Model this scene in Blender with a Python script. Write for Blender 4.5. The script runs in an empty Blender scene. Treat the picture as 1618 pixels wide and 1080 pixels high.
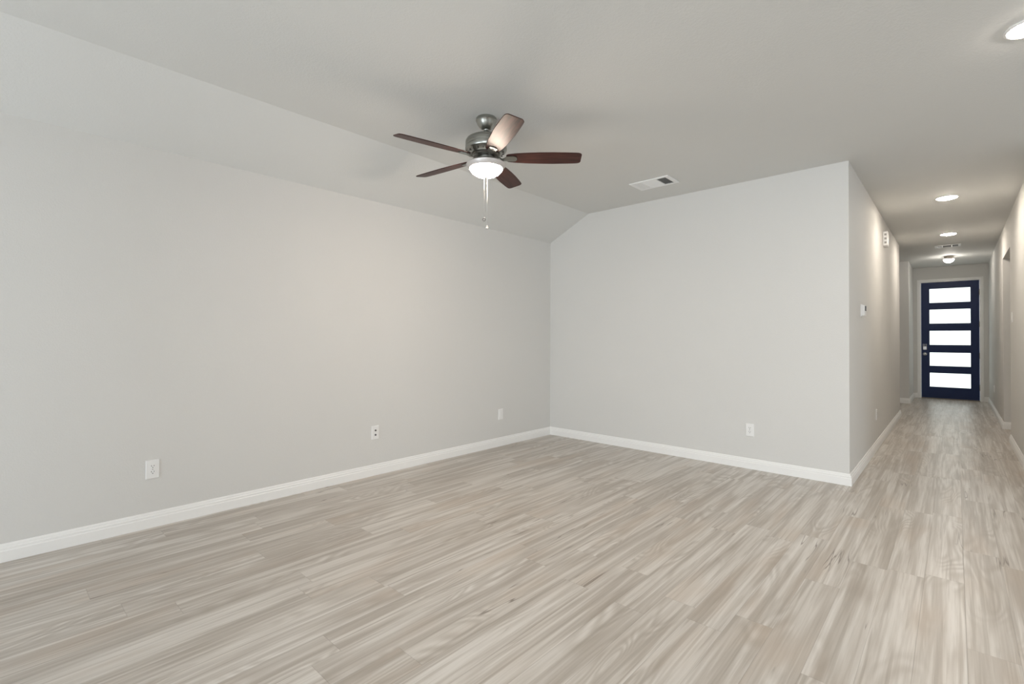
import bpy, bmesh, math
from mathutils import Matrix, Vector

PI = math.pi
scn = bpy.context.scene
COL = scn.collection

# ------------------------------------------------------------------ camera
CAM_F, CAM_YAW, CAM_PITCH, CAM_ROLL, CAM_CY = 763.2179, 0.7426, 0.0096, 0.0028, 526.98
s, c = math.sin(CAM_YAW), math.cos(CAM_YAW)
fwd, rgt, up = Vector((-s, c, 0)), Vector((c, s, 0)), Vector((0, 0, 1))
fwd, up = fwd * math.cos(CAM_PITCH) + up * math.sin(CAM_PITCH), up * math.cos(CAM_PITCH) - fwd * math.sin(CAM_PITCH)
rgt, up = rgt * math.cos(CAM_ROLL) + up * math.sin(CAM_ROLL), up * math.cos(CAM_ROLL) - rgt * math.sin(CAM_ROLL)
cam_data = bpy.data.cameras.new('camera')
cam_data.sensor_fit = 'HORIZONTAL'
cam_data.sensor_width = 36.0
cam_data.lens = CAM_F * 36.0 / 1618.0
cam_data.shift_y = -(540.0 - CAM_CY) / 1618.0
cam_data.clip_start = 0.02
cam = bpy.data.objects.new('camera', cam_data)
M = Matrix((rgt, up, -fwd)).transposed().to_4x4()
M.translation = (0, 0, 1.2)
cam.matrix_world = M
COL.objects.link(cam)
scn.camera = cam

# ------------------------------------------------------------------ light and exposure
vs = scn.view_settings
vs.view_transform = 'Standard'
vs.look = 'None'
vs.gamma = 1.0
vs.use_curve_mapping = False
vs.exposure = 0.08

world = bpy.data.worlds.new('sky')
scn.world = world
world.use_nodes = True
wn = world.node_tree.nodes
wn['Background'].inputs['Color'].default_value = (0.72, 0.84, 1.0, 1)
wn['Background'].inputs['Strength'].default_value = 1.6


def area_light(name, loc, direction, sx, sy, power, color):
    d = bpy.data.lights.new(name, 'AREA')
    d.shape = 'RECTANGLE'
    d.size, d.size_y = sx, sy
    d.energy = power
    d.color = color
    o = bpy.data.objects.new(name, d)
    o.location = loc
    o.rotation_euler = Vector(direction).to_track_quat('-Z', 'Y').to_euler()
    COL.objects.link(o)
    return o


# daylight coming in through the windows behind and to the right of the camera
area_light('daylight_patio', (-2.05, -3.18, 0.80), (0, 1, 0.45), 1.8, 1.45, 76, (0.86, 0.94, 1.0))
area_light('daylight_rear', (1.8, -3.18, 1.45), (0, 1, 0.0), 2.4, 1.6, 162, (0.86, 0.94, 1.0))
area_light('daylight_right', (5.18, 2.2, 1.45), (-1, 0, -0.03), 3.6, 1.8, 30, (0.88, 0.95, 1.0))

# ------------------------------------------------------------------ room numbers
XL, YB, XW, ZC, XS, ZL, YE, XR = -3.7525, 4.80, -0.6431, 2.6739, -3.1833, 2.3985, 13.047, 0.475
YR, XRT = -3.0, 5.0          # rear wall face, right wall face
YN = 5.3                     # where the right hallway wall begins
T = 0.12
HB = 0.096                   # baseboard height


# ------------------------------------------------------------------ material helpers
class NT:
    def __init__(self, name):
        self.m = bpy.data.materials.new(name)
        self.m.use_nodes = True
        self.t = self.m.node_tree
        self.n = self.t.nodes
        self.b = self.n['Principled BSDF']

    def node(self, typ, **kw):
        x = self.n.new(typ)
        for k, v in kw.items():
            setattr(x, k, v)
        return x

    def put(self, sock, v):
        if isinstance(v, (int, float)):
            sock.default_value = v
        elif isinstance(v, tuple):
            sock.default_value = v
        else:
            self.t.links.new(v, sock)

    def math(self, op, a, b=0.0, c3=None, clamp=False):
        x = self.node('ShaderNodeMath', operation=op)
        x.use_clamp = clamp
        self.put(x.inputs[0], a)
        self.put(x.inputs[1], b)
        if c3 is not None:
            self.put(x.inputs[2], c3)
        return x.outputs[0]

    def xyz(self, a, b, c3):
        x = self.node('ShaderNodeCombineXYZ')
        self.put(x.inputs[0], a)
        self.put(x.inputs[1], b)
        self.put(x.inputs[2], c3)
        return x.outputs[0]

    def noise(self, vec, scale=1.0, detail=2.0, rough=0.5, dist=0.0):
        x = self.node('ShaderNodeTexNoise')
        self.put(x.inputs['Vector'], vec)
        x.inputs['Scale'].default_value = scale
        x.inputs['Detail'].default_value = detail
        x.inputs['Roughness'].default_value = rough
        x.inputs['Distortion'].default_value = dist
        return x.outputs['Fac']

    def white(self, v):
        x = self.node('ShaderNodeTexWhiteNoise', noise_dimensions='1D')
        self.put(x.inputs['W'], v)
        return x.outputs['Value']

    def rng(self, v, a, b, lo=0.0, hi=1.0):
        x = self.node('ShaderNodeMapRange', interpolation_type='SMOOTHSTEP')
        self.put(x.inputs['Value'], v)
        x.inputs['From Min'].default_value = a
        x.inputs['From Max'].default_value = b
        x.inputs['To Min'].default_value = lo
        x.inputs['To Max'].default_value = hi
        return x.outputs[0]

    def mix(self, fac, a, b, blend='MIX'):
        x = self.node('ShaderNodeMix', data_type='RGBA', blend_type=blend)
        self.put(x.inputs[0], fac)
        self.put(x.inputs[6], a)
        self.put(x.inputs[7], b)
        return x.outputs[2]

    def bump(self, h, strength, dist=0.002):
        x = self.node('ShaderNodeBump')
        x.inputs['Strength'].default_value = strength
        x.inputs['Distance'].default_value = dist
        self.put(x.inputs['Height'], h)
        self.t.links.new(x.outputs[0], self.b.inputs['Normal'])

    def objco(self):
        return self.node('ShaderNodeTexCoord').outputs['Object']


def solid(name, col, rough=0.5, metal=0.0, spec=0.5, fleck=0.04, scale=40.0, coat=0.0):
    """a plain finish with a faint procedural unevenness"""
    k = NT(name)
    f = k.noise(k.objco(), scale, 3.0)
    a = tuple(x * (1 - fleck) for x in col) + (1,)
    b = tuple(min(1, x * (1 + fleck)) for x in col) + (1,)
    k.put(k.b.inputs['Base Color'], k.mix(f, a, b))
    k.b.inputs['Roughness'].default_value = rough
    k.b.inputs['Metallic'].default_value = metal
    k.b.inputs['Specular IOR Level'].default_value = spec
    k.b.inputs['Coat Weight'].default_value = coat
    return k.m


def painted_wall(name, col, strength, scale):
    k = NT(name)
    co = k.objco()
    n1 = k.noise(co, scale, 4.0, 0.6)
    n2 = k.noise(co, 1.3, 2.0)
    a = tuple(x * 0.985 for x in col) + (1,)
    b = tuple(x * 1.015 for x in col) + (1,)
    k.put(k.b.inputs['Base Color'], k.mix(n2, a, b))
    k.b.inputs['Roughness'].default_value = 0.7
    k.b.inputs['Specular IOR Level'].default_value = 0.25
    k.bump(k.rng(n1, 0.38, 0.66), strength, 0.0025)
    return k.m


def glow(name, col, strength, base=0.9):
    k = NT(name)
    k.b.inputs['Base Color'].default_value = (base, base, base * 0.98, 1)
    f = k.noise(k.objco(), 25.0, 1.0)
    k.put(k.b.inputs['Emission Color'], k.mix(f, col + (1,), tuple(x * 0.985 for x in col) + (1,)))
    k.b.inputs['Emission Strength'].default_value = strength
    k.b.inputs['Roughness'].default_value = 0.35
    return k.m


def plank_floor():
    k = NT('vinyl_plank')
    sep = k.node('ShaderNodeSeparateXYZ')
    k.t.links.new(k.objco(), sep.inputs[0])
    x, y = sep.outputs[0], sep.outputs[1]
    W, L = 0.1475, 1.19
    xr = k.math('DIVIDE', k.math('ADD', x, 0.415 + 40 * W), W)
    row = k.math('FLOOR', xr)
    fx = k.math('FRACT', xr)
    off = k.white(k.math('ADD', row, 0.37))
    yr = k.math('ADD', k.math('DIVIDE', y, L), k.math('MULTIPLY', off, 7.0))
    yr = k.math('ADD', yr, 20.0)
    colm = k.math('FLOOR', yr)
    fy = k.math('FRACT', yr)
    pid = k.math('ADD', k.math('MULTIPLY', row, 17.31), k.math('MULTIPLY', colm, 5.77))
    r1 = k.white(pid)
    r2 = k.white(k.math('ADD', pid, 0.41))
    r3 = k.white(k.math('ADD', pid, 0.83))

    def gv(sx, sy, z=0.0):
        return k.xyz(k.math('ADD', k.math('MULTIPLY', x, sx), k.math('MULTIPLY', r1, 91.0)),
                     k.math('ADD', k.math('MULTIPLY', y, sy), k.math('MULTIPLY', r2, 77.0)),
                     k.math('ADD', k.math('MULTIPLY', r3, 33.0), z))

    bands = k.noise(gv(16.0, 0.62), 1.0, 3.5, 0.5, 0.6)
    fine = k.noise(gv(95.0, 2.6, 4.0), 1.0, 3.0, 0.6, 0.3)
    swirl_n = k.noise(gv(6.0, 1.15, 9.0), 1.0, 1.0, 0.4, 0.6)
    rings = k.math('ADD', k.math('MULTIPLY', k.math('SINE', k.math('MULTIPLY', swirl_n, 85.0)), 0.5), 0.5)
    swirl_mask = k.rng(k.noise(gv(5.0, 1.3, 15.0), 1.0, 1.0), 0.46, 0.62)
    rings = k.math('MULTIPLY', rings, swirl_mask)
    crack_n = k.noise(gv(9.0, 0.42, 21.0), 1.0, 3.0, 0.55, 0.2)
    crack = k.rng(k.math('ABSOLUTE', k.math('SUBTRACT', crack_n, 0.5)), 0.0, 0.0085, 1.0, 0.0)
    crack = k.math('MULTIPLY', crack, k.rng(k.noise(gv(4.0, 1.5, 27.0), 1.0, 2.0), 0.57, 0.66))
    halo = k.rng(k.math('ABSOLUTE', k.math('SUBTRACT', crack_n, 0.47)), 0.0, 0.07, 1.0, 0.0)
    halo = k.math('MULTIPLY', halo, k.rng(k.noise(gv(3.0, 1.3, 27.0), 1.0, 2.0), 0.47, 0.66))
    warm = k.rng(k.noise(gv(4.5, 1.2, 35.0), 1.0, 2.0), 0.5, 0.74)

    light = k.mix(r3, (0.620, 0.580, 0.530, 1), (0.675, 0.640, 0.595, 1))
    dark = k.mix(r2, (0.425, 0.382, 0.335, 1), (0.485, 0.441, 0.393, 1))
    col = k.mix(k.rng(bands, 0.38, 0.60), dark, light)
    col = k.mix(k.math('MULTIPLY', k.rng(fine, 0.35, 0.7), 0.36), col, (0.37, 0.325, 0.275, 1))
    streak = k.noise(gv(46.0, 0.95, 41.0), 1.0, 2.5, 0.55, 0.35)
    col = k.mix(k.math('MULTIPLY', k.rng(streak, 0.53, 0.66), 0.55), col, (0.350, 0.310, 0.265, 1))
    col = k.mix(k.math('MULTIPLY', k.rng(streak, 0.47, 0.34), 0.35), col, (0.70, 0.668, 0.625, 1))
    col = k.mix(k.math('MULTIPLY', rings, 0.45), col, (0.33, 0.285, 0.235, 1))
    col = k.mix(k.math('MULTIPLY', halo, 0.50), col, (0.315, 0.265, 0.215, 1))
    col = k.mix(k.math('MULTIPLY', warm, 0.35), col, (0.48, 0.375, 0.285, 1))
    col = k.mix(k.math('MULTIPLY', crack, 0.75), col, (0.13, 0.095, 0.07, 1))
    # seams between planks
    ex = k.math('MULTIPLY', k.math('SUBTRACT', 0.5, k.math('ABSOLUTE', k.math('SUBTRACT', fx, 0.5))), W)
    ey = k.math('MULTIPLY', k.math('SUBTRACT', 0.5, k.math('ABSOLUTE', k.math('SUBTRACT', fy, 0.5))), L)
    seam = k.rng(k.math('MINIMUM', ex, ey), 0.0, 0.0020, 1.0, 0.0)
    col = k.mix(k.math('MULTIPLY', seam, 0.32), col, (0.16, 0.13, 0.105, 1))
    k.put(k.b.inputs['Base Color'], col)
    k.put(k.b.inputs['Roughness'], k.rng(fine, 0.2, 0.8, 0.29, 0.40))
    k.b.inputs['Specular IOR Level'].default_value = 0.6
    k.bump(k.math('SUBTRACT', k.math('MULTIPLY', fine, 0.25), seam), 0.25, 0.0012)
    return k.m


def blade_wood():
    k = NT('blade_wood')
    sep = k.node('ShaderNodeSeparateXYZ')
    k.t.links.new(k.objco(), sep.inputs[0])
    v = k.xyz(k.math('MULTIPLY', sep.outputs[0], 5.0), k.math('MULTIPLY', sep.outputs[1], 60.0), sep.outputs[2])
    f = k.noise(v, 1.0, 3.0, 0.6, 0.8)
    k.put(k.b.inputs['Base Color'], k.mix(k.rng(f, 0.3, 0.7), (0.034, 0.012, 0.0095, 1), (0.075, 0.027, 0.021, 1)))
    k.b.inputs['Roughness'].default_value = 0.42
    k.b.inputs['Specular IOR Level'].default_value = 0.25
    return k.m


def clear_glass():
    k = NT('window_glass')
    tr = k.node('ShaderNodeBsdfTransparent')
    gl = k.node('ShaderNodeBsdfGlossy')
    gl.inputs['Roughness'].default_value = 0.02
    f = k.node('ShaderNodeFresnel')
    f.inputs['IOR'].default_value = 1.3
    mx = k.node('ShaderNodeMixShader')
    k.t.links.new(f.outputs[0], mx.inputs[0])
    k.t.links.new(tr.outputs[0], mx.inputs[1])
    k.t.links.new(gl.outputs[0], mx.inputs[2])
    k.t.links.new(mx.outputs[0], k.n['Material Output'].inputs['Surface'])
    return k.m


MAT = {
    'wall': painted_wall('greige_wall_paint', (0.680, 0.668, 0.640), 0.16, 120.0),
    'ceiling': painted_wall('ceiling_paint', (0.710, 0.708, 0.685), 0.18, 90.0),
    'trim': solid('white_trim_paint', (0.87, 0.86, 0.835), 0.42, fleck=0.01),
    'floor': plank_floor(),
    'plastic': solid('white_plastic', (0.83, 0.82, 0.80), 0.38, fleck=0.01),
    'dark': solid('dark_slot', (0.03, 0.028, 0.026), 0.6),
    'grey': solid('grey_recess', (0.34, 0.33, 0.31), 0.6),
    'jack': solid('jack_metal', (0.16, 0.155, 0.15), 0.4, metal=0.6),
    'nickel': solid('brushed_nickel', (0.36, 0.36, 0.33), 0.34, metal=1.0, fleck=0.05, scale=120.0),
    'nickel_dark': solid('antique_nickel', (0.20, 0.19, 0.17), 0.38, metal=1.0, fleck=0.08, scale=120.0),
    'pan': solid('light_kit_pan', (0.62, 0.585, 0.56), 0.38, metal=0.35, fleck=0.02),
    'chrome': solid('satin_nickel_lock', (0.62, 0.62, 0.63), 0.28, metal=1.0, fleck=0.03),
    'navy': solid('navy_door_paint', (0.008, 0.021, 0.085), 0.42, spec=0.3, fleck=0.05),
    'bronze': solid('bronze_threshold', (0.20, 0.17, 0.14), 0.4, metal=0.6),
    'blade': blade_wood(),
    'vent_shade': solid('shaded_vent_louver', (0.30, 0.30, 0.295), 0.5, fleck=0.02),  # hallway vent: shade on the louvers put into their colour as grey
    'vent_white': solid('white_vent_enamel', (0.88, 0.88, 0.87), 0.4, fleck=0.01),
    'duct': solid('duct_dark', (0.09, 0.09, 0.088), 0.8),
    'chain': solid('chain_metal', (0.52, 0.50, 0.47), 0.5, metal=0.0, fleck=0.02),
    'canister': solid('tan_fixture_base', (0.55, 0.50, 0.45), 0.5, fleck=0.02),
    'screen': solid('thermostat_screen', (0.02, 0.02, 0.022), 0.15, fleck=0.02),
    'bowl': glow('lit_frosted_bowl', (1.0, 0.84, 0.69), 115.0),
    'lens': glow('lit_downlight_lens', (1.0, 0.90, 0.785), 200.0),
    'entry_bowl': glow('lit_entry_bowl', (1.0, 0.94, 0.86), 80.0),
    'frosted': glow('daylit_frosted_glass', (0.89, 0.97, 0.94), 1.6, 0.1),
    'glass': clear_glass(),
}


# ------------------------------------------------------------------ mesh helpers
def box(bm, x0, x1, y0, y1, z0, z1, mi=0):
    v = [bm.verts.new(p) for p in ((x0, y0, z0), (x1, y0, z0), (x1, y1, z0), (x0, y1, z0),
                                   (x0, y0, z1), (x1, y0, z1), (x1, y1, z1), (x0, y1, z1))]
    for f in ((3, 2, 1, 0), (4, 5, 6, 7), (0, 1, 5, 4), (1, 2, 6, 5), (2, 3, 7, 6), (3, 0, 4, 7)):
        bm.faces.new([v[i] for i in f]).material_index = mi
    return v


def rings(bm, secs, close_ends=True, smooth=False):
    """join a list of equal-length closed point rings"""
    R = [[bm.verts.new(p) for p in q] for q in secs]
    n = len(R[0])
    for a, b in zip(R, R[1:]):
        for i in range(n):
            f = bm.faces.new((a[i], a[(i + 1) % n], b[(i + 1) % n], b[i]))
            f.smooth = smooth
    if close_ends:
        bm.faces.new(list(reversed(R[0])))
        bm.faces.new(R[-1])
    return R


def lathe(bm, prof, n=48, cx=0.0, cy=0.0, smooth=True):
    """prof: list of (radius, z); radius 0 closes to a point"""
    prev = None
    for r, z in prof:
        if r <= 1e-6:
            cur = [bm.verts.new((cx, cy, z))]
        else:
            cur = [bm.verts.new((cx + r * math.cos(2 * PI * i / n), cy + r * math.sin(2 * PI * i / n), z)) for i in range(n)]
        if prev is not None:
            for i in range(n):
                j = (i + 1) % n
                if len(prev) == 1 and len(cur) == 1:
                    continue
                if len(prev) == 1:
                    f = bm.faces.new((prev[0], cur[j], cur[i]))
                elif len(cur) == 1:
                    f = bm.faces.new((prev[i], prev[j], cur[0]))
                else:
                    f = bm.faces.new((prev[i], prev[j], cur[j], cur[i]))
                f.smooth = smooth
        prev = cur


def tube(bm, p0, p1, r, n=10):
    p0, p1 = Vector(p0), Vector(p1)
    d = (p1 - p0).normalized()
    a = d.orthogonal().normalized()
    b = d.cross(a)
    rings(bm, [[p + a * (r * math.cos(2 * PI * i / n)) + b * (r * math.sin(2 * PI * i / n)) for i in range(n)] for p in (p0, p1)], smooth=True)


def torus(bm, center, R, r, axis_a, axis_b, n=24, m=8):
    A, B = Vector(axis_a), Vector(axis_b)
    Cn = A.cross(B)
    secs = []
    for i in range(n):
        t = 2 * PI * i / n
        rad = A * math.cos(t) + B * math.sin(t)
        secs.append([Vector(center) + rad * (R + r * math.cos(2 * PI * j / m)) + Cn * (r * math.sin(2 * PI * j / m)) for j in range(m)])
    V = [[bm.verts.new(p) for p in q] for q in secs]
    for i in range(n):
        for j in range(m):
            bm.faces.new((V[i][j], V[(i + 1) % n][j], V[(i + 1) % n][(j + 1) % m], V[i][(j + 1) % m])).smooth = True


def sharpen(me, ang=35):
    for p in me.polygons:
        p.use_smooth = True
    bm = bmesh.new()
    bm.from_mesh(me)
    for e in bm.edges:
        if len(e.link_faces) == 2 and e.calc_face_angle(0) > math.radians(ang):
            e.smooth = False
    bm.to_mesh(me)
    bm.free()


def obj(name, bm, mat, parent=None, loc=(0, 0, 0), bevel=0.0, smooth=False, rot=None):
    bmesh.ops.recalc_face_normals(bm, faces=bm.faces)
    me = bpy.data.meshes.new(name)
    bm.to_mesh(me)
    bm.free()
    me.materials.append(MAT[mat])
    o = bpy.data.objects.new(name, me)
    COL.objects.link(o)
    o.location = loc
    if rot:
        o.rotation_euler = rot
    if parent:
        o.parent = parent
    if bevel:
        md = o.modifiers.new('bevel', 'BEVEL')
        md.width = bevel
        md.segments = 3
        md.limit_method = 'ANGLE'
    if smooth:
        sharpen(me)
    return o


def tag(o, label, cat, group=None, kind=None):
    o['label'] = label
    o['category'] = cat
    if group:
        o['group'] = group
    if kind:
        o['kind'] = kind
    return o


def thing(name, label, cat, loc, rotz=0.0, group=None, kind=None):
    o = bpy.data.objects.new(name, None)
    o.empty_display_size = 0.05
    COL.objects.link(o)
    o.location = loc
    o.rotation_euler = (0, 0, rotz)
    return tag(o, label, cat, group, kind)


def dup(root, loc, rotz, label):
    r = root.copy()
    COL.objects.link(r)
    r.location = loc
    r.rotation_euler = (0, 0, rotz)
    r['label'] = label
    for ch in list(root.children):
        q = ch.copy()
        COL.objects.link(q)
        q.parent = r
        for g in list(ch.children):
            w = g.copy()
            COL.objects.link(w)
            w.parent = q
    return r


def struct(name, boxes, mat, label, cat):
    bm = bmesh.new()
    for b in boxes:
        box(bm, *b)
    return tag(obj(name, bm, mat), label, cat, kind='structure')


# ------------------------------------------------------------------ shell
struct('floor', [(XL - T, XRT + T, YR - T, YE + T, -0.08, 0.0)], 'floor',
       'pale greige wood-look vinyl plank floor running down the hallway', 'floor')

bm = bmesh.new()   # ceiling: sloped strip along the left wall, then flat
pr = [(XL - T, ZL - T * (ZC - ZL) / (XS - XL)), (XS, ZC), (XRT + T, ZC), (XRT + T, ZC + 0.12), (XL - T, ZC + 0.12)]
rings(bm, [[(px, yy, pz) for px, pz in pr] for yy in (YR - T, YE + T)])
tag(obj('ceiling', bm, 'ceiling'), 'light grey painted ceiling sloping down to the left wall', 'ceiling', kind='structure')

HT = 2.80
bm = bmesh.new()   # left wall follows the slope
rings(bm, [[(XL - T, yy, -0.02), (XL, yy, -0.02), (XL, yy, ZL + 0.012), (XL - T, yy, ZL + 0.012)] for yy in (YR - T, YB + T)])
tag(obj('wall_left', bm, 'wall'), 'long blank greige wall on the left with three wall plates', 'wall', kind='structure')
struct('wall_back', [(XL, XW, YB, YB + T, -0.02, HT)], 'wall',
       'pale greige wall at the far end of the room left of the hallway', 'wall')
Y1, Y2 = 9.69, 11.72
struct('wall_hallway_left', [(XW - T, XW, YB + T, Y1, -0.02, HT)], 'wall',
       'left wall of the hallway carrying the thermostat and door chime', 'wall')
struct('wall_alcove', [(-2.2, XW - T, Y1 - T, Y1, -0.02, HT), (-2.2 - T, -2.2, Y1 - T, Y2 + T, -0.02, HT),
                       (-2.2, XW, Y2, Y2 + T, -0.02, HT)], 'wall',
       'walls of the recess opening off the left side of the hallway', 'wall')
struct('wall_entry_left', [(XW - T, XW, Y2 + T, YE, -0.02, HT)], 'wall',
       'short left wall between the recess and the front door', 'wall')
DX0, DX1, DZ = -0.580, 0.405, 2.425      # rough opening of the front door
struct('wall_entry', [(XW - T, DX0, YE, YE + T, -0.02, HT), (DX1, XR + T, YE, YE + T, -0.02, HT),
                      (DX0, DX1, YE, YE + T, DZ, HT)], 'wall',
       'wall at the end of the hallway around the front door', 'wall')
O0, O1, OZ = 8.10, 9.28, 2.29            # opening in the right hallway wall
struct('wall_hallway_right', [(XR, XR + T, YN, O0, -0.02, HT), (XR, XR + T, O1, YE, -0.02, HT),
                              (XR, XR + T, O0, O1, OZ, HT)], 'wall',
       'right wall of the hallway with a cased-free doorway opening', 'wall')
struct('wall_side_passage', [(XR + T, 1.9, O0 - T, O0, -0.02, HT), (XR + T, 1.9, O1, O1 + T, -0.02, HT),
                             (1.9, 1.9 + T, O0 - T, O1 + T, -0.02, HT)], 'wall',
       'walls of the passage behind the opening in the right hallway wall', 'wall')
struct('wall_kitchen', [(XR + T, XRT, YN, YN + T, -0.02, HT)], 'wall',
       'wall right of the hallway mouth', 'wall')
PX_0, PX_1, PZ_1 = -3.05, -1.05, 2.1          # sliding patio door
WX0, WX1, WZ0, WZ1 = 0.6, 3.0, 0.6, 2.3
struct('wall_rear', [(XL, PX_0, YR - T, YR, -0.02, HT), (PX_0, PX_1, YR - T, YR, PZ_1, HT), (PX_1, WX0, YR - T, YR, -0.02, HT),
                     (WX1, XRT + T, YR - T, YR, -0.02, HT), (WX0, WX1, YR - T, YR, -0.02, WZ0), (WX0, WX1, YR - T, YR, WZ1, HT)], 'wall',
       'wall behind the camera with a glass patio door and a triple window', 'wall')
RY0, RY1, RZ0, RZ1 = 0.4, 4.0, 0.5, 2.3
struct('wall_right', [(XRT, XRT + T, YR, RY0, -0.02, HT), (XRT, XRT + T, RY1, YN + T, -0.02, HT),
                      (XRT, XRT + T, RY0, RY1, -0.02, RZ0), (XRT, XRT + T, RY0, RY1, RZ1, HT)], 'wall',
       'wall right of the camera with a wide window', 'wall')


def window(name, a0, a1, z0, z1, at, along_x, label, n=3, cat='window'):
    """framed window filling a wall hole; a = span along the wall"""
    def bx(bm, p0, p1, d0, d1, q0, q1):
        if along_x:
            box(bm, p0, p1, at - d1, at - d0, q0, q1)
        else:
            box(bm, at + d0, at + d1, p0, p1, q0, q1)
    f = 0.05
    bm = bmesh.new()
    bx(bm, a0, a1, 0.06, 0.11, z0, z0 + f)
    bx(bm, a0, a1, 0.06, 0.11, z1 - f, z1)
    for i in range(n + 1):
        p = a0 + (a1 - a0 - f) * i / n
        bx(bm, p, p + f, 0.06, 0.11, z0 + f, z1 - f)
    w = tag(obj(name, bm, 'trim'), label, cat, kind='structure')
    for i in range(n):
        p = a0 + (a1 - a0 - f) * i / n + f
        q = a0 + (a1 - a0 - f) * (i + 1) / n
        bm = bmesh.new()
        bx(bm, p, q, 0.083, 0.087, z0 + f, z1 - f)
        obj('pane', bm, 'glass', w)


window('window_1', WX0, WX1, WZ0, WZ1, YR, True, 'white framed triple window in the wall behind the camera')
window('door_2', PX_0, PX_1, 0.0, PZ_1, YR, True, 'white framed sliding glass patio door in the wall behind the camera', 2, 'door')
window('window_2', RY0, RY1, RZ0, RZ1, XRT, False, 'white framed triple window in the wall right of the camera')

# ------------------------------------------------------------------ baseboards
BP = [(0.0, 0.0), (0.0155, 0.0), (0.0155, 0.058), (0.0125, 0.0625), (0.0125, 0.074), (0.0085, 0.079), (0.0075, 0.089), (0.0045, HB), (0.0, HB)]


def baseboard(name, runs, label):
    """runs: (p0, p1, inward normal, e0, e1); e = +1 outer mitre, -1 inner mitre, 0 square end"""
    bm = bmesh.new()
    for p0, p1, nrm, e0, e1 in runs:
        p0, p1, nrm = Vector((*p0, 0)), Vector((*p1, 0)), Vector((*nrm, 0))
        t = (p1 - p0).normalized()
        rings(bm, [[p + nrm * d + t * (sg * e * d) + Vector((0, 0, z + 0.0005)) for d, z in BP] for p, e, sg in ((p0, e0, -1), (p1, e1, 1))])
    return tag(obj(name, bm, 'trim'), label, 'baseboard', kind='structure')


baseboard('baseboard_left', [((XL, YR), (XL, YB), (1, 0), -1, -1)], 'white stepped baseboard along the long left wall')
baseboard('baseboard_back', [((XL, YB), (XW, YB), (0, -1), -1, 1)], 'white stepped baseboard along the far wall')
baseboard('baseboard_hallway_left', [((XW, YB), (XW, Y1), (1, 0), 1, 1)], 'white baseboard along the left wall of the hallway')
baseboard('baseboard_alcove', [((XW, Y1), (-2.2, Y1), (0, 1), 1, -1), ((-2.2, Y1), (-2.2, Y2), (1, 0), -1, -1),
                               ((-2.2, Y2), (XW, Y2), (0, -1), -1, 1)], 'white baseboard around the recess off the hallway')
baseboard('baseboard_entry_left', [((XW, Y2), (XW, YE), (1, 0), 1, -1), ((XW, YE), (DX0 - 0.001, YE), (0, -1), -1, 0)],
          'white baseboard left of the front door')
baseboard('baseboard_entry_right', [((DX1 + 0.001, YE), (XR, YE), (0, -1), 0, -1), ((XR, YE), (XR, O1), (-1, 0), -1, 1),
                                    ((XR, O1), (1.9, O1), (0, -1), 1, -1)],
          'white baseboard from the front door to the side opening')
baseboard('baseboard_hallway_right', [((1.9, O0), (XR, O0), (0, 1), -1, 1), ((XR, O0), (XR, YN), (-1, 0), 1, 1),
                                      ((XR, YN), (XRT, YN), (0, -1), 1, -1)],
          'white baseboard on the near part of the right hallway wall')
baseboard('baseboard_right', [((XRT, YN), (XRT, YR), (-1, 0), -1, -1)], 'white baseboard under the right window')
baseboard('baseboard_rear', [((XRT, YR), (PX_1, YR), (0, 1), -1, 0), ((PX_0, YR), (XL, YR), (0, 1), 0, -1)], 'white baseboard behind the camera')

# ------------------------------------------------------------------ front door
bm = bmesh.new()   # jamb and stop with a small reveal proud of the wall
SX0, SX1, SZ0, SZ1 = -0.518, 0.346, 0.018, 2.362
yj0, yj1 = YE - 0.012, YE + T
for x0, x1 in ((DX0, SX0 - 0.003), (SX1 + 0.003, DX1)):
    box(bm, x0, x1, yj0, yj1, 0.0, SZ1 + 0.003)
box(bm, DX0, DX1, yj0, yj1, SZ1 + 0.003, DZ)
for x0, x1 in ((DX0 + 0.018, DX0 + 0.034), (DX1 - 0.034, DX1 - 0.018)):
    box(bm, x0, x1, yj0 - 0.006, yj0, 0.0, DZ - 0.018)
box(bm, DX0 + 0.018, DX1 - 0.018, yj0 - 0.006, yj0, DZ - 0.034, DZ - 0.018)
tag(obj('trim_1', bm, 'trim', bevel=0.002), 'white door frame around the navy front door', 'door frame', kind='structure')

bm = bmesh.new()
PZ = [(0.236, 0.530), (0.660, 0.944), (1.086, 1.384), (1.520, 1.817), (1.941, 2.239)]
PX0, PX1 = -0.395, 0.228
yd0, yd1 = YE + 0.012, YE + 0.057
box(bm, SX0, PX0, yd0, yd1, SZ0, SZ1)
box(bm, PX1, SX1, yd0, yd1, SZ0, SZ1)
zz = [SZ0] + [z for p in PZ for z in p] + [SZ1]
for i in range(0, len(zz), 2):
    box(bm, PX0, PX1, yd0, yd1, zz[i], zz[i + 1])
door = tag(obj('door_1', bm, 'navy'), 'navy front door with five frosted glass panels at the hallway end', 'door', kind='structure')
for z0, z1 in PZ:
    bm = bmesh.new()
    box(bm, PX0 - 0.004, PX1 + 0.004, yd0 + 0.016, yd0 + 0.026, z0 - 0.004, z1 + 0.004)
    obj('glass_pane', bm, 'frosted', door)
    bm = bmesh.new()   # thin glazing bead round each pane
    for a in ((PX0, PX0 + 0.007, z0, z1), (PX1 - 0.007, PX1, z0, z1), (PX0 + 0.007, PX1 - 0.007, z0, z0 + 0.007), (PX0 + 0.007, PX1 - 0.007, z1 - 0.007, z1)):
        box(bm, a[0], a[1], yd0 - 0.004, yd0 + 0.016, a[2], a[3])
    obj('glazing_bead', bm, 'navy', door)
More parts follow.
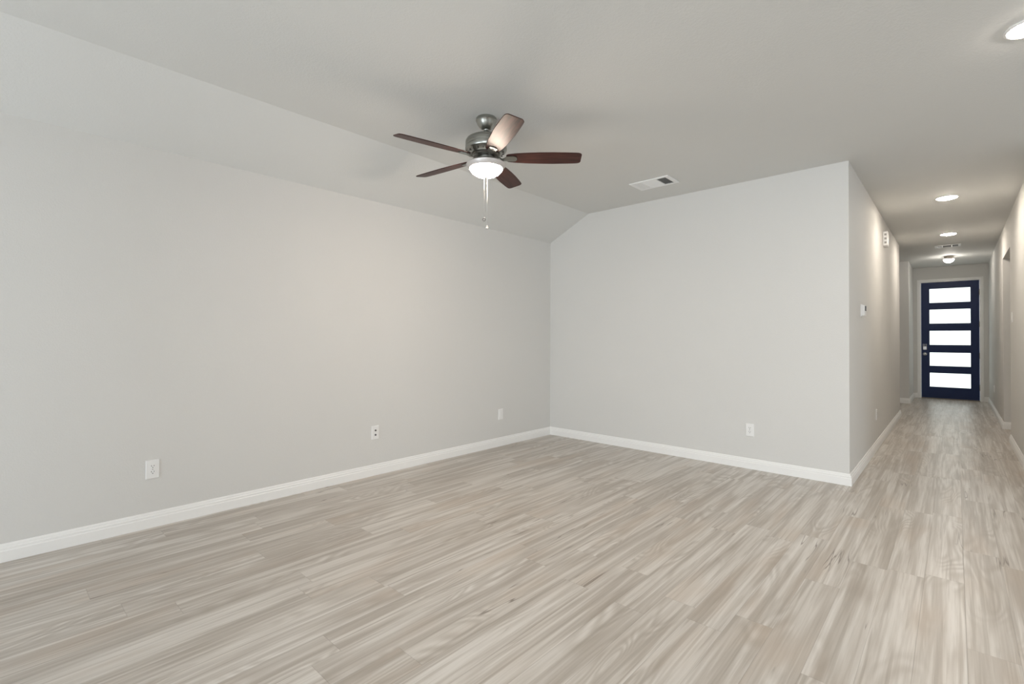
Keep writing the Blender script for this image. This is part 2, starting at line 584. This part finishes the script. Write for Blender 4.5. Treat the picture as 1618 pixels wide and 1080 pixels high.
# keypad deadbolt
bm = bmesh.new()
box(bm, -0.492, -0.430, yd0 - 0.028, yd0, 0.990, 1.062)
lock = obj('deadbolt', bm, 'chrome', door, bevel=0.006)
bm = bmesh.new()
for xx in (-0.488, -0.463, -0.438):
    box(bm, xx - 0.004, xx + 0.004, yd0 - 0.012, yd0, 1.062, 1.112)
obj('keypad_trim', bm, 'chrome', lock, bevel=0.002)
bm = bmesh.new()
lathe(bm, [(0, 0.0), (0.034, 0.0), (0.034, 0.006), (0.028, 0.010), (0.013, 0.012), (0.012, 0.034), (0.024, 0.040), (0.028, 0.052), (0.024, 0.064), (0, 0.068)], 32)
obj('door_knob', bm, 'chrome', door, loc=(-0.461, yd0, 0.905), rot=(PI / 2, 0, 0))
for hz in (2.127, 1.500, 0.886, 0.262):
    bm = bmesh.new()
    tube(bm, (SX1 + 0.002, yd0 - 0.006, hz - 0.05), (SX1 + 0.002, yd0 - 0.006, hz + 0.05), 0.008)
    tube(bm, (SX1 + 0.002, yd0 - 0.006, hz - 0.056), (SX1 + 0.002, yd0 - 0.006, hz - 0.05), 0.005)
    tube(bm, (SX1 + 0.002, yd0 - 0.006, hz + 0.05), (SX1 + 0.002, yd0 - 0.006, hz + 0.056), 0.005)
    obj('hinge', bm, 'nickel_dark', door)
bm = bmesh.new()
box(bm, SX0 - 0.002, SX1 + 0.002, YE + 0.002, YE + T, 0.0, 0.016)
tag(obj('trim_2', bm, 'bronze', bevel=0.003), 'low bronze threshold under the front door', 'threshold', kind='structure')


# ------------------------------------------------------------------ wall plates (local: plate on the XZ plane, facing -Y, back at y = 0)
def plate_mesh(w=0.072, h=0.118, d=0.006):
    bm = bmesh.new()
    b = 0.003
    secs = []
    for dd, ins in ((0.0, 0.0), (d * 0.45, 0.0), (d, b)):
        x, z = w / 2 - ins, h / 2 - ins
        secs.append([(-x, -dd, -z), (x, -dd, -z), (x, -dd, z), (-x, -dd, z)])
    rings(bm, secs)
    return bm


def rounded_slab(bm, cx, cz, w, h, r, y0, y1, n=5):
    pts = []
    for sx, sz, a0 in ((1, 1, 0), (-1, 1, PI / 2), (-1, -1, PI), (1, -1, 1.5 * PI)):
        for i in range(n + 1):
            a = a0 + PI / 2 * i / n
            pts.append((cx + sx * (w / 2 - r) + r * math.cos(a), cz + sz * (h / 2 - r) + r * math.sin(a)))
    rings(bm, [[(px, y0, pz) for px, pz in pts], [(px, y1, pz) for px, pz in pts]])


def ycyl(bm, cx, cz, r, y0, y1, n=16):
    tube(bm, (cx, y0, cz), (cx, y1, cz), r, n)


def duplex_outlet(label, loc, rotz):
    t = thing('power_outlet', label, 'outlet', loc, rotz, 'duplex wall outlets')
    obj('cover_plate', plate_mesh(), 'plastic', t)
    for cz in (0.0185, -0.0185):
        bm = bmesh.new()
        rounded_slab(bm, 0, cz, 0.034, 0.028, 0.011, -0.0055, -0.0085)
        r = obj('receptacle', bm, 'plastic', t)
        bm = bmesh.new()
        box(bm, -0.0082, -0.0056, -0.0089, -0.0083, cz + 0.000, cz + 0.0085)
        box(bm, 0.0056, 0.0082, -0.0089, -0.0083, cz + 0.001, cz + 0.0080)
        ycyl(bm, 0, cz - 0.0065, 0.0028, -0.0089, -0.0083)
        obj('slots', bm, 'dark', r)
    bm = bmesh.new()
    ycyl(bm, 0, 0, 0.003, -0.0055, -0.0075)
    obj('screw', bm, 'grey', t)
    return t


LW, BW, HL, HR = PI / 2, 0.0, PI / 2, -PI / 2     # facing +X, -Y, +X, -X
EPS = 0.0003
o1 = duplex_outlet('white duplex power outlet low on the left wall, nearest the camera', (XL + EPS, 0.722, 0.366), LW)
dup(o1, (-1.407, YB - EPS, 0.358), BW, 'white duplex power outlet on the far wall left of the hallway')
dup(o1, (XW + EPS, 6.60, 0.377), HL, 'white power outlet low on the left hallway wall, seen edge-on')
dup(o1, (XR - EPS, 11.30, 0.388), HR, 'small white power outlet on the right wall near the front door')

t = thing('cable_outlet', 'white wall plate with two round jacks in the middle of the left wall', 'outlet', (XL + EPS, 2.316, 0.372), LW)
obj('cover_plate', plate_mesh(), 'plastic', t)
for cz in (0.0195, -0.0195):
    bm = bmesh.new()
    tube(bm, (0, -0.0055, cz), (0, -0.008, cz), 0.0085, 6)
    ycyl(bm, 0, cz, 0.0052, -0.008, -0.017)
    obj('jack', bm, 'jack', t)

t = thing('blank_wall_plate', 'plain white rocker-style wall plate on the left wall nearest the corner', 'wall plate', (XL + EPS, 3.903, 0.352), LW)
obj('cover_plate', plate_mesh(), 'plastic', t)
bm = bmesh.new()
rounded_slab(bm, 0, 0, 0.034, 0.067, 0.003, -0.0055, -0.009)
obj('insert', bm, 'plastic', t)

t = thing('light_switch', 'white light switch on the right hallway wall before the opening', 'switch', (XR - EPS, 7.81, 1.455), HR)
obj('cover_plate', plate_mesh(), 'plastic', t)
bm = bmesh.new()
secs = [[(-0.0165, y, -0.033), (0.0165, y, -0.033), (0.0165, y2, 0.033), (-0.0165, y2, 0.033)] for y, y2 in ((-0.0055, -0.0055), (-0.011, -0.0075))]
rings(bm, secs)
obj('rocker', bm, 'plastic', t)

t = thing('thermostat', 'white thermostat with dark screen on the left hallway wall', 'thermostat', (XW + EPS, 5.505, 1.467), HL)
bm = bmesh.new()
rounded_slab(bm, 0, 0, 0.118, 0.116, 0.006, 0.0, -0.008)
obj('base_plate', bm, 'plastic', t)
bm = bmesh.new()
rounded_slab(bm, 0, 0, 0.108, 0.100, 0.006, -0.008, -0.031)
body = obj('body', bm, 'plastic', t, bevel=0.002)
bm = bmesh.new()
rounded_slab(bm, 0.004, 0.019, 0.080, 0.046, 0.003, -0.0305, -0.0325)
obj('screen', bm, 'screen', t)
bm = bmesh.new()
for i in range(3):
    rounded_slab(bm, -0.024 + 0.028 * i, -0.026, 0.020, 0.012, 0.003, -0.0305, -0.0335)
obj('buttons', bm, 'plastic', t)

t = thing('door_chime', 'white door chime box with square sound slots high on the hallway wall', 'door chime', (XW + EPS, 7.43, 2.424), HL)
bm = bmesh.new()
rounded_slab(bm, 0, 0, 0.13, 0.176, 0.012, 0.0, -0.045)
obj('housing', bm, 'plastic', t, bevel=0.004)
for cz in (0.049, 0.0, -0.049):
    bm = bmesh.new()
    box(bm, -0.0660, -0.0640, -0.034, -0.013, cz - 0.012, cz + 0.012)
    obj('sound_slot', bm, 'grey', t)
    bm = bmesh.new()
    box(bm, 0.0640, 0.0660, -0.034, -0.013, cz - 0.012, cz + 0.012)
    obj('sound_slot', bm, 'grey', t)

# ------------------------------------------------------------------ recessed downlights
def downlight(label, loc):
    t = thing('recessed_light', label, 'ceiling light', loc, 0, 'recessed downlights')
    bm = bmesh.new()
    lathe(bm, [(0.080, -0.001), (0.097, -0.001), (0.098, -0.004), (0.094, -0.009), (0.086, -0.011), (0.080, -0.007), (0.080, -0.001)], 48)
    obj('trim_ring', bm, 'plastic', t)
    bm = bmesh.new()
    lathe(bm, [(0, -0.003), (0.0785, -0.003), (0.0785, -0.008), (0.075, -0.013), (0.064, -0.0165), (0.04, -0.019), (0, -0.020)], 48)
    obj('lens', bm, 'lens', t)
    return t


d1 = downlight('lit recessed downlight at the top right edge, nearest the camera', (0.272, 3.31, ZC))
dup(d1, (-0.058, 6.72, ZC), 0, 'lit recessed downlight at the mouth of the hallway')
dup(d1, (0.272, -0.02, ZC), 0, 'lit recessed downlight added out of view above the camera to even the light')  # added lamp out of view, evens the room light
dup(d1, (2.6, 3.31, ZC), 0, 'lit recessed downlight added in the unseen kitchen near the hallway mouth')  # added unseen lamp, brightens the room from the kitchen side
dup(d1, (2.6, 0.10, ZC), 0, 'lit recessed downlight added in the unseen kitchen by the wide window')  # second added kitchen lamp, out of view, for more even light
dup(d1, (-0.065, 9.05, ZC), 0, 'lit recessed downlight mid-hallway, in front of the hallway vent')

t = thing('flush_light', 'small lit flush ceiling light with tan base near the front door', 'ceiling light', (-0.08, 11.50, ZC))
bm = bmesh.new()
lathe(bm, [(0, 0), (0.062, 0), (0.064, -0.006), (0.064, -0.048), (0.074, -0.052), (0.074, -0.056), (0, -0.056)], 40)
obj('base', bm, 'canister', t, smooth=True)
bm = bmesh.new()
lathe(bm, [(0, -0.0561), (0.070, -0.0562), (0.0715, -0.062), (0.068, -0.078), (0.050, -0.101), (0.026, -0.114), (0, -0.118)], 40)
obj('glass_bowl', bm, 'entry_bowl', t)


# ------------------------------------------------------------------ ceiling registers (local: x = long side, facing down)
def register(label, loc, w, d, dark_right, lean=1.0, fd=0.010, lm='vent_white'):
    t = thing('air_vent', label, 'vent', loc, 0, 'white ceiling air registers')
    fr = 0.022 * (w / 0.39) + 0.006
    bm = bmesh.new()
    for x0, x1, y0, y1 in ((-w / 2, w / 2, -d / 2, -d / 2 + fr), (-w / 2, w / 2, d / 2 - fr, d / 2), (-w / 2, -w / 2 + fr * 1.3, -d / 2 + fr, d / 2 - fr),
                           (w / 2 - fr * 1.3, w / 2, -d / 2 + fr, d / 2 - fr)):
        box(bm, x0, x1, y0, y1, -fd, -0.0005)
    iw0, iw1 = -w / 2 + fr * 1.3, w / 2 - fr * 1.3
    span = iw1 - iw0
    b1, b2 = iw0 + span * 0.25, iw0 + span * 0.70
    for b in (b1, b2):
        box(bm, b - 0.006, b + 0.006, -d / 2 + fr, d / 2 - fr, -0.010, -0.002)
    obj('frame', bm, 'vent_white', t, bevel=0.002)
    bm = bmesh.new()
    box(bm, iw0, iw1, -d / 2 + fr, d / 2 - fr, -0.0018, -0.0006)
    obj('duct_opening', bm, 'duct', t)
    dy0, dy1 = -d / 2 + fr, d / 2 - fr

    def slat_x(bm, xc, lean):      # louver running in y
        e = 0.011
        x0, x1 = xc - e * lean / 2, xc + e * lean / 2
        rings(bm, [[(x0, yy, -0.0025), (x0 + 0.0012, yy, -0.0025), (x1 + 0.0012, yy, -0.0095), (x1, yy, -0.0095)] for yy in (dy0, dy1)])
    bm = bmesh.new()
    n = max(4, int((b1 - iw0) / 0.0105))
    for i in range(n):
        slat_x(bm, iw0 + (b1 - 0.006 - iw0) * (i + 0.5) / n, -1.0)
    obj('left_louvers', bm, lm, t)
    bm = bmesh.new()
    n = max(6, int((dy1 - dy0) / 0.0120))
    for i in range(n):          # louvers running in x, leaning away from the room's far wall
        yc = dy0 + (dy1 - dy0) * (i + 0.5) / n
        e = 0.0112 * lean
        rings(bm, [[(xx, yc - e / 2, -0.0025), (xx, yc - e / 2 + 0.0012, -0.0025), (xx, yc + e / 2 + 0.0012, -0.0095), (xx, yc + e / 2, -0.0095)] for xx in (b1 + 0.006, b2 - 0.006)])
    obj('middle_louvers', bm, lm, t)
    bm = bmesh.new()
    n = max(4, int((iw1 - b2) / 0.0105))
    for i in range(n):
        slat_x(bm, b2 + 0.006 + (iw1 - b2 - 0.006) * (i + 0.5) / n, 0.72 if dark_right else 1.0)
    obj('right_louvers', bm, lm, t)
    return t


register('white three-section air vent on the ceiling by the far wall', (-2.092, 4.258, ZC), 0.385, 0.250, True)
register('small white air vent on the hallway ceiling', (-0.083, 10.20, ZC), 0.305, 0.250, True, 1.0, 0.009, 'vent_shade')

# ------------------------------------------------------------------ ceiling fan
FX, FY = -2.3118, 2.2572
fan = thing('ceiling_fan', 'five-blade ceiling fan with dark wood blades and lit bowl light', 'ceiling fan', (FX, FY, ZC))


def fz(z):
    return z - ZC


bm = bmesh.new()
lathe(bm, [(0, 0), (0.066, 0), (0.070, -0.006), (0.070, -0.020), (0.064, -0.026), (0.060, -0.040), (0.048, -0.060), (0.034, -0.074), (0.024, -0.078), (0, -0.078)], 48)
obj('canopy', bm, 'nickel', fan, smooth=True)
bm = bmesh.new()
lathe(bm, [(0.0135, -0.070), (0.0135, -0.150)], 24)
lathe(bm, [(0, -0.072), (0.020, -0.074), (0.022, -0.082), (0.016, -0.090), (0.0135, -0.090)], 24)
obj('downrod', bm, 'nickel', fan)
bm = bmesh.new()
lathe(bm, [(0, fz(2.556)), (0.030, fz(2.556)), (0.034, fz(2.548)), (0.085, fz(2.546)), (0.112, fz(2.540)), (0.129, fz(2.530)), (0.137, fz(2.517)), (0.1385, fz(2.508)),
           (0.1385, fz(2.500)), (0.1365, fz(2.498)), (0.1385, fz(2.496)), (0.1385, fz(2.482)), (0.1365, fz(2.480)), (0.1385, fz(2.478)), (0.1395, fz(2.462)), (0.136, fz(2.455)), (0.126, fz(2.451)), (0.108, fz(2.440)), (0.102, fz(2.430)), (0, fz(2.430))], 64)
obj('motor_housing', bm, 'nickel', fan, smooth=True)
bm = bmesh.new()
lathe(bm, [(0, fz(2.431)), (0.092, fz(2.431)), (0.094, fz(2.424)), (0.086, fz(2.416)), (0.060, fz(2.413)), (0, fz(2.413))], 48)
for i in range(20):     # cooling ribs under the motor
    a = 2 * PI * i / 20
    q = Matrix.Rotation(a, 3, 'Z')
    vs_ = box(bm, 0.096, 0.122, -0.003, 0.003, fz(2.438), fz(2.450))
    for v in vs_:
        v.co = q @ v.co
obj('flywheel', bm, 'nickel_dark', fan, smooth=True)
bm = bmesh.new()
lathe(bm, [(0, fz(2.414)), (0.050, fz(2.414)), (0.056, fz(2.410)), (0.056, fz(2.400)), (0.066, fz(2.396)), (0.068, fz(2.390)), (0.062, fz(2.386)), (0.062, fz(2.371)), (0, fz(2.371))], 48)
obj('switch_housing', bm, 'nickel', fan, smooth=True)
bm = bmesh.new()
lathe(bm, [(0, fz(2.378)), (0.060, fz(2.378)), (0.096, fz(2.375)), (0.124, fz(2.369)), (0.132, fz(2.362)), (0.1315, fz(2.357)), (0.115, fz(2.3345)), (0.111, fz(2.3335)), (0.109, fz(2.340)), (0, fz(2.342))], 64)
obj('light_pan', bm, 'pan', fan, smooth=True)
bm = bmesh.new()
lathe(bm, [(0, fz(2.341)), (0.1085, fz(2.3395)), (0.1095, fz(2.334)), (0.107, fz(2.326)), (0.095, fz(2.3095)), (0.075, fz(2.295)), (0.050, fz(2.284)), (0.025, fz(2.2785)), (0, fz(2.277))], 64)
obj('glass_bowl', bm, 'bowl', fan)
bm = bmesh.new()
lathe(bm, [(0, fz(2.279)), (0.010, fz(2.278)), (0.011, fz(2.274)), (0.006, fz(2.268)), (0, fz(2.267))], 20)
obj('finial', bm, 'nickel', fan)

PITCH = math.radians(-13.0)
ZB = fz(2.407)
R0, R1 = 0.135, 0.636


def blade_bm():
    bm = bmesh.new()
    # half widths along the radius, then rounded corners at the tip
    st = [(R0, 0.0285), (R0 + 0.004, 0.0370), (R0 + 0.014, 0.0446), (0.20, 0.0532), (0.27, 0.0599), (0.36, 0.0646), (0.45, 0.0660), (0.54, 0.0636), (0.59, 0.0613),
          (0.613, 0.0594), (0.624, 0.0560), (0.632, 0.0494), (R1, 0.0418)]
    th = 0.0055
    secs = []
    for r, hw in st:
        e = min(0.003, hw * 0.1)
        secs.append([(r, -hw, 0), (r, -hw + e, -th / 2), (r, hw - e, -th / 2), (r, hw, 0), (r, hw - e, th / 2), (r, -hw + e, th / 2)])
    rings(bm, secs)
    q = Matrix.Rotation(PITCH, 3, 'X')
    for v in bm.verts:
        v.co = q @ v.co
    return bm


def bracket_bm():
    bm = bmesh.new()
    st = [(0.070, 0.010, 0.016, 0.0, 0.005), (0.090, 0.004, 0.013, 0.0, 0.006), (0.106, -0.012, 0.011, 0.35, 0.007), (0.118, -0.013, 0.013, 0.8, 0.007), (0.130, -0.009, 0.021, 1.0, 0.005),
          (0.142, -0.0070, 0.027, 1.0, 0.0045), (0.180, -0.0070, 0.028, 1.0, 0.0045), (0.196, -0.0070, 0.025, 1.0, 0.0045), (0.204, -0.0065, 0.017, 1.0, 0.004), (0.207, -0.0062, 0.007, 1.0, 0.003)]
    secs = []
    for r, z, hw, tw, th in st:
        q = Matrix.Rotation(PITCH * tw, 3, 'X')
        pts = [(-hw, th / 2), (-hw, -th * 0.2), (-hw * 0.75, -th / 2), (-hw * 0.25, -th / 2 - 0.0012), (0, -th / 2 + 0.0005), (hw * 0.25, -th / 2 - 0.0012), (hw * 0.75, -th / 2), (hw, -th * 0.2), (hw, th / 2)]
        secs.append([q @ Vector((r, y, z + zz_)) for y, zz_ in pts])
    rings(bm, secs, smooth=False)
    return bm


A0 = -0.5205
blade = bracket = None
for i in range(5):
    rot = (0, 0, A0 + i * 2 * PI / 5)
    if blade is None:
        blade = obj('blade', blade_bm(), 'blade', fan, loc=(0, 0, ZB), rot=rot, smooth=True)
        bracket = obj('blade_bracket', bracket_bm(), 'nickel', fan, loc=(0, 0, ZB), rot=rot, smooth=True)
    else:
        for src in (blade, bracket):
            q = src.copy()
            COL.objects.link(q)
            q.parent = fan
            q.rotation_euler = rot

for dx, zb, rad, mat in ((-0.012, 2.005, 0.0011, 'chain'), (0.008, 1.952, 0.0025, 'chain')):
    px, py = rgt.x * dx, rgt.y * dx
    ztop = 2.340
    bm = bmesh.new()
    tube(bm, (px, py, fz(ztop)), (px, py, fz(zb)), rad, 8)
    ch = obj('pull_chain', bm, mat, fan)
    bm = bmesh.new()
    if dx < 0:
        torus(bm, (px, py, fz(zb - 0.010)), 0.0095, 0.0028, (c, s, 0), (0, 0, 1), 20, 8)
        tube(bm, (px, py, fz(zb + 0.002)), (px, py, fz(zb - 0.004)), 0.003)
        obj('fob', bm, 'jack', ch)
    else:
        lathe(bm, [(0, fz(zb + 0.004)), (0.003, fz(zb + 0.003)), (0.006, fz(zb - 0.006)), (0.0095, fz(zb - 0.016)), (0.0095, fz(zb - 0.019)), (0, fz(zb - 0.019))], 16, px, py)
        obj('fob', bm, 'chain', ch)
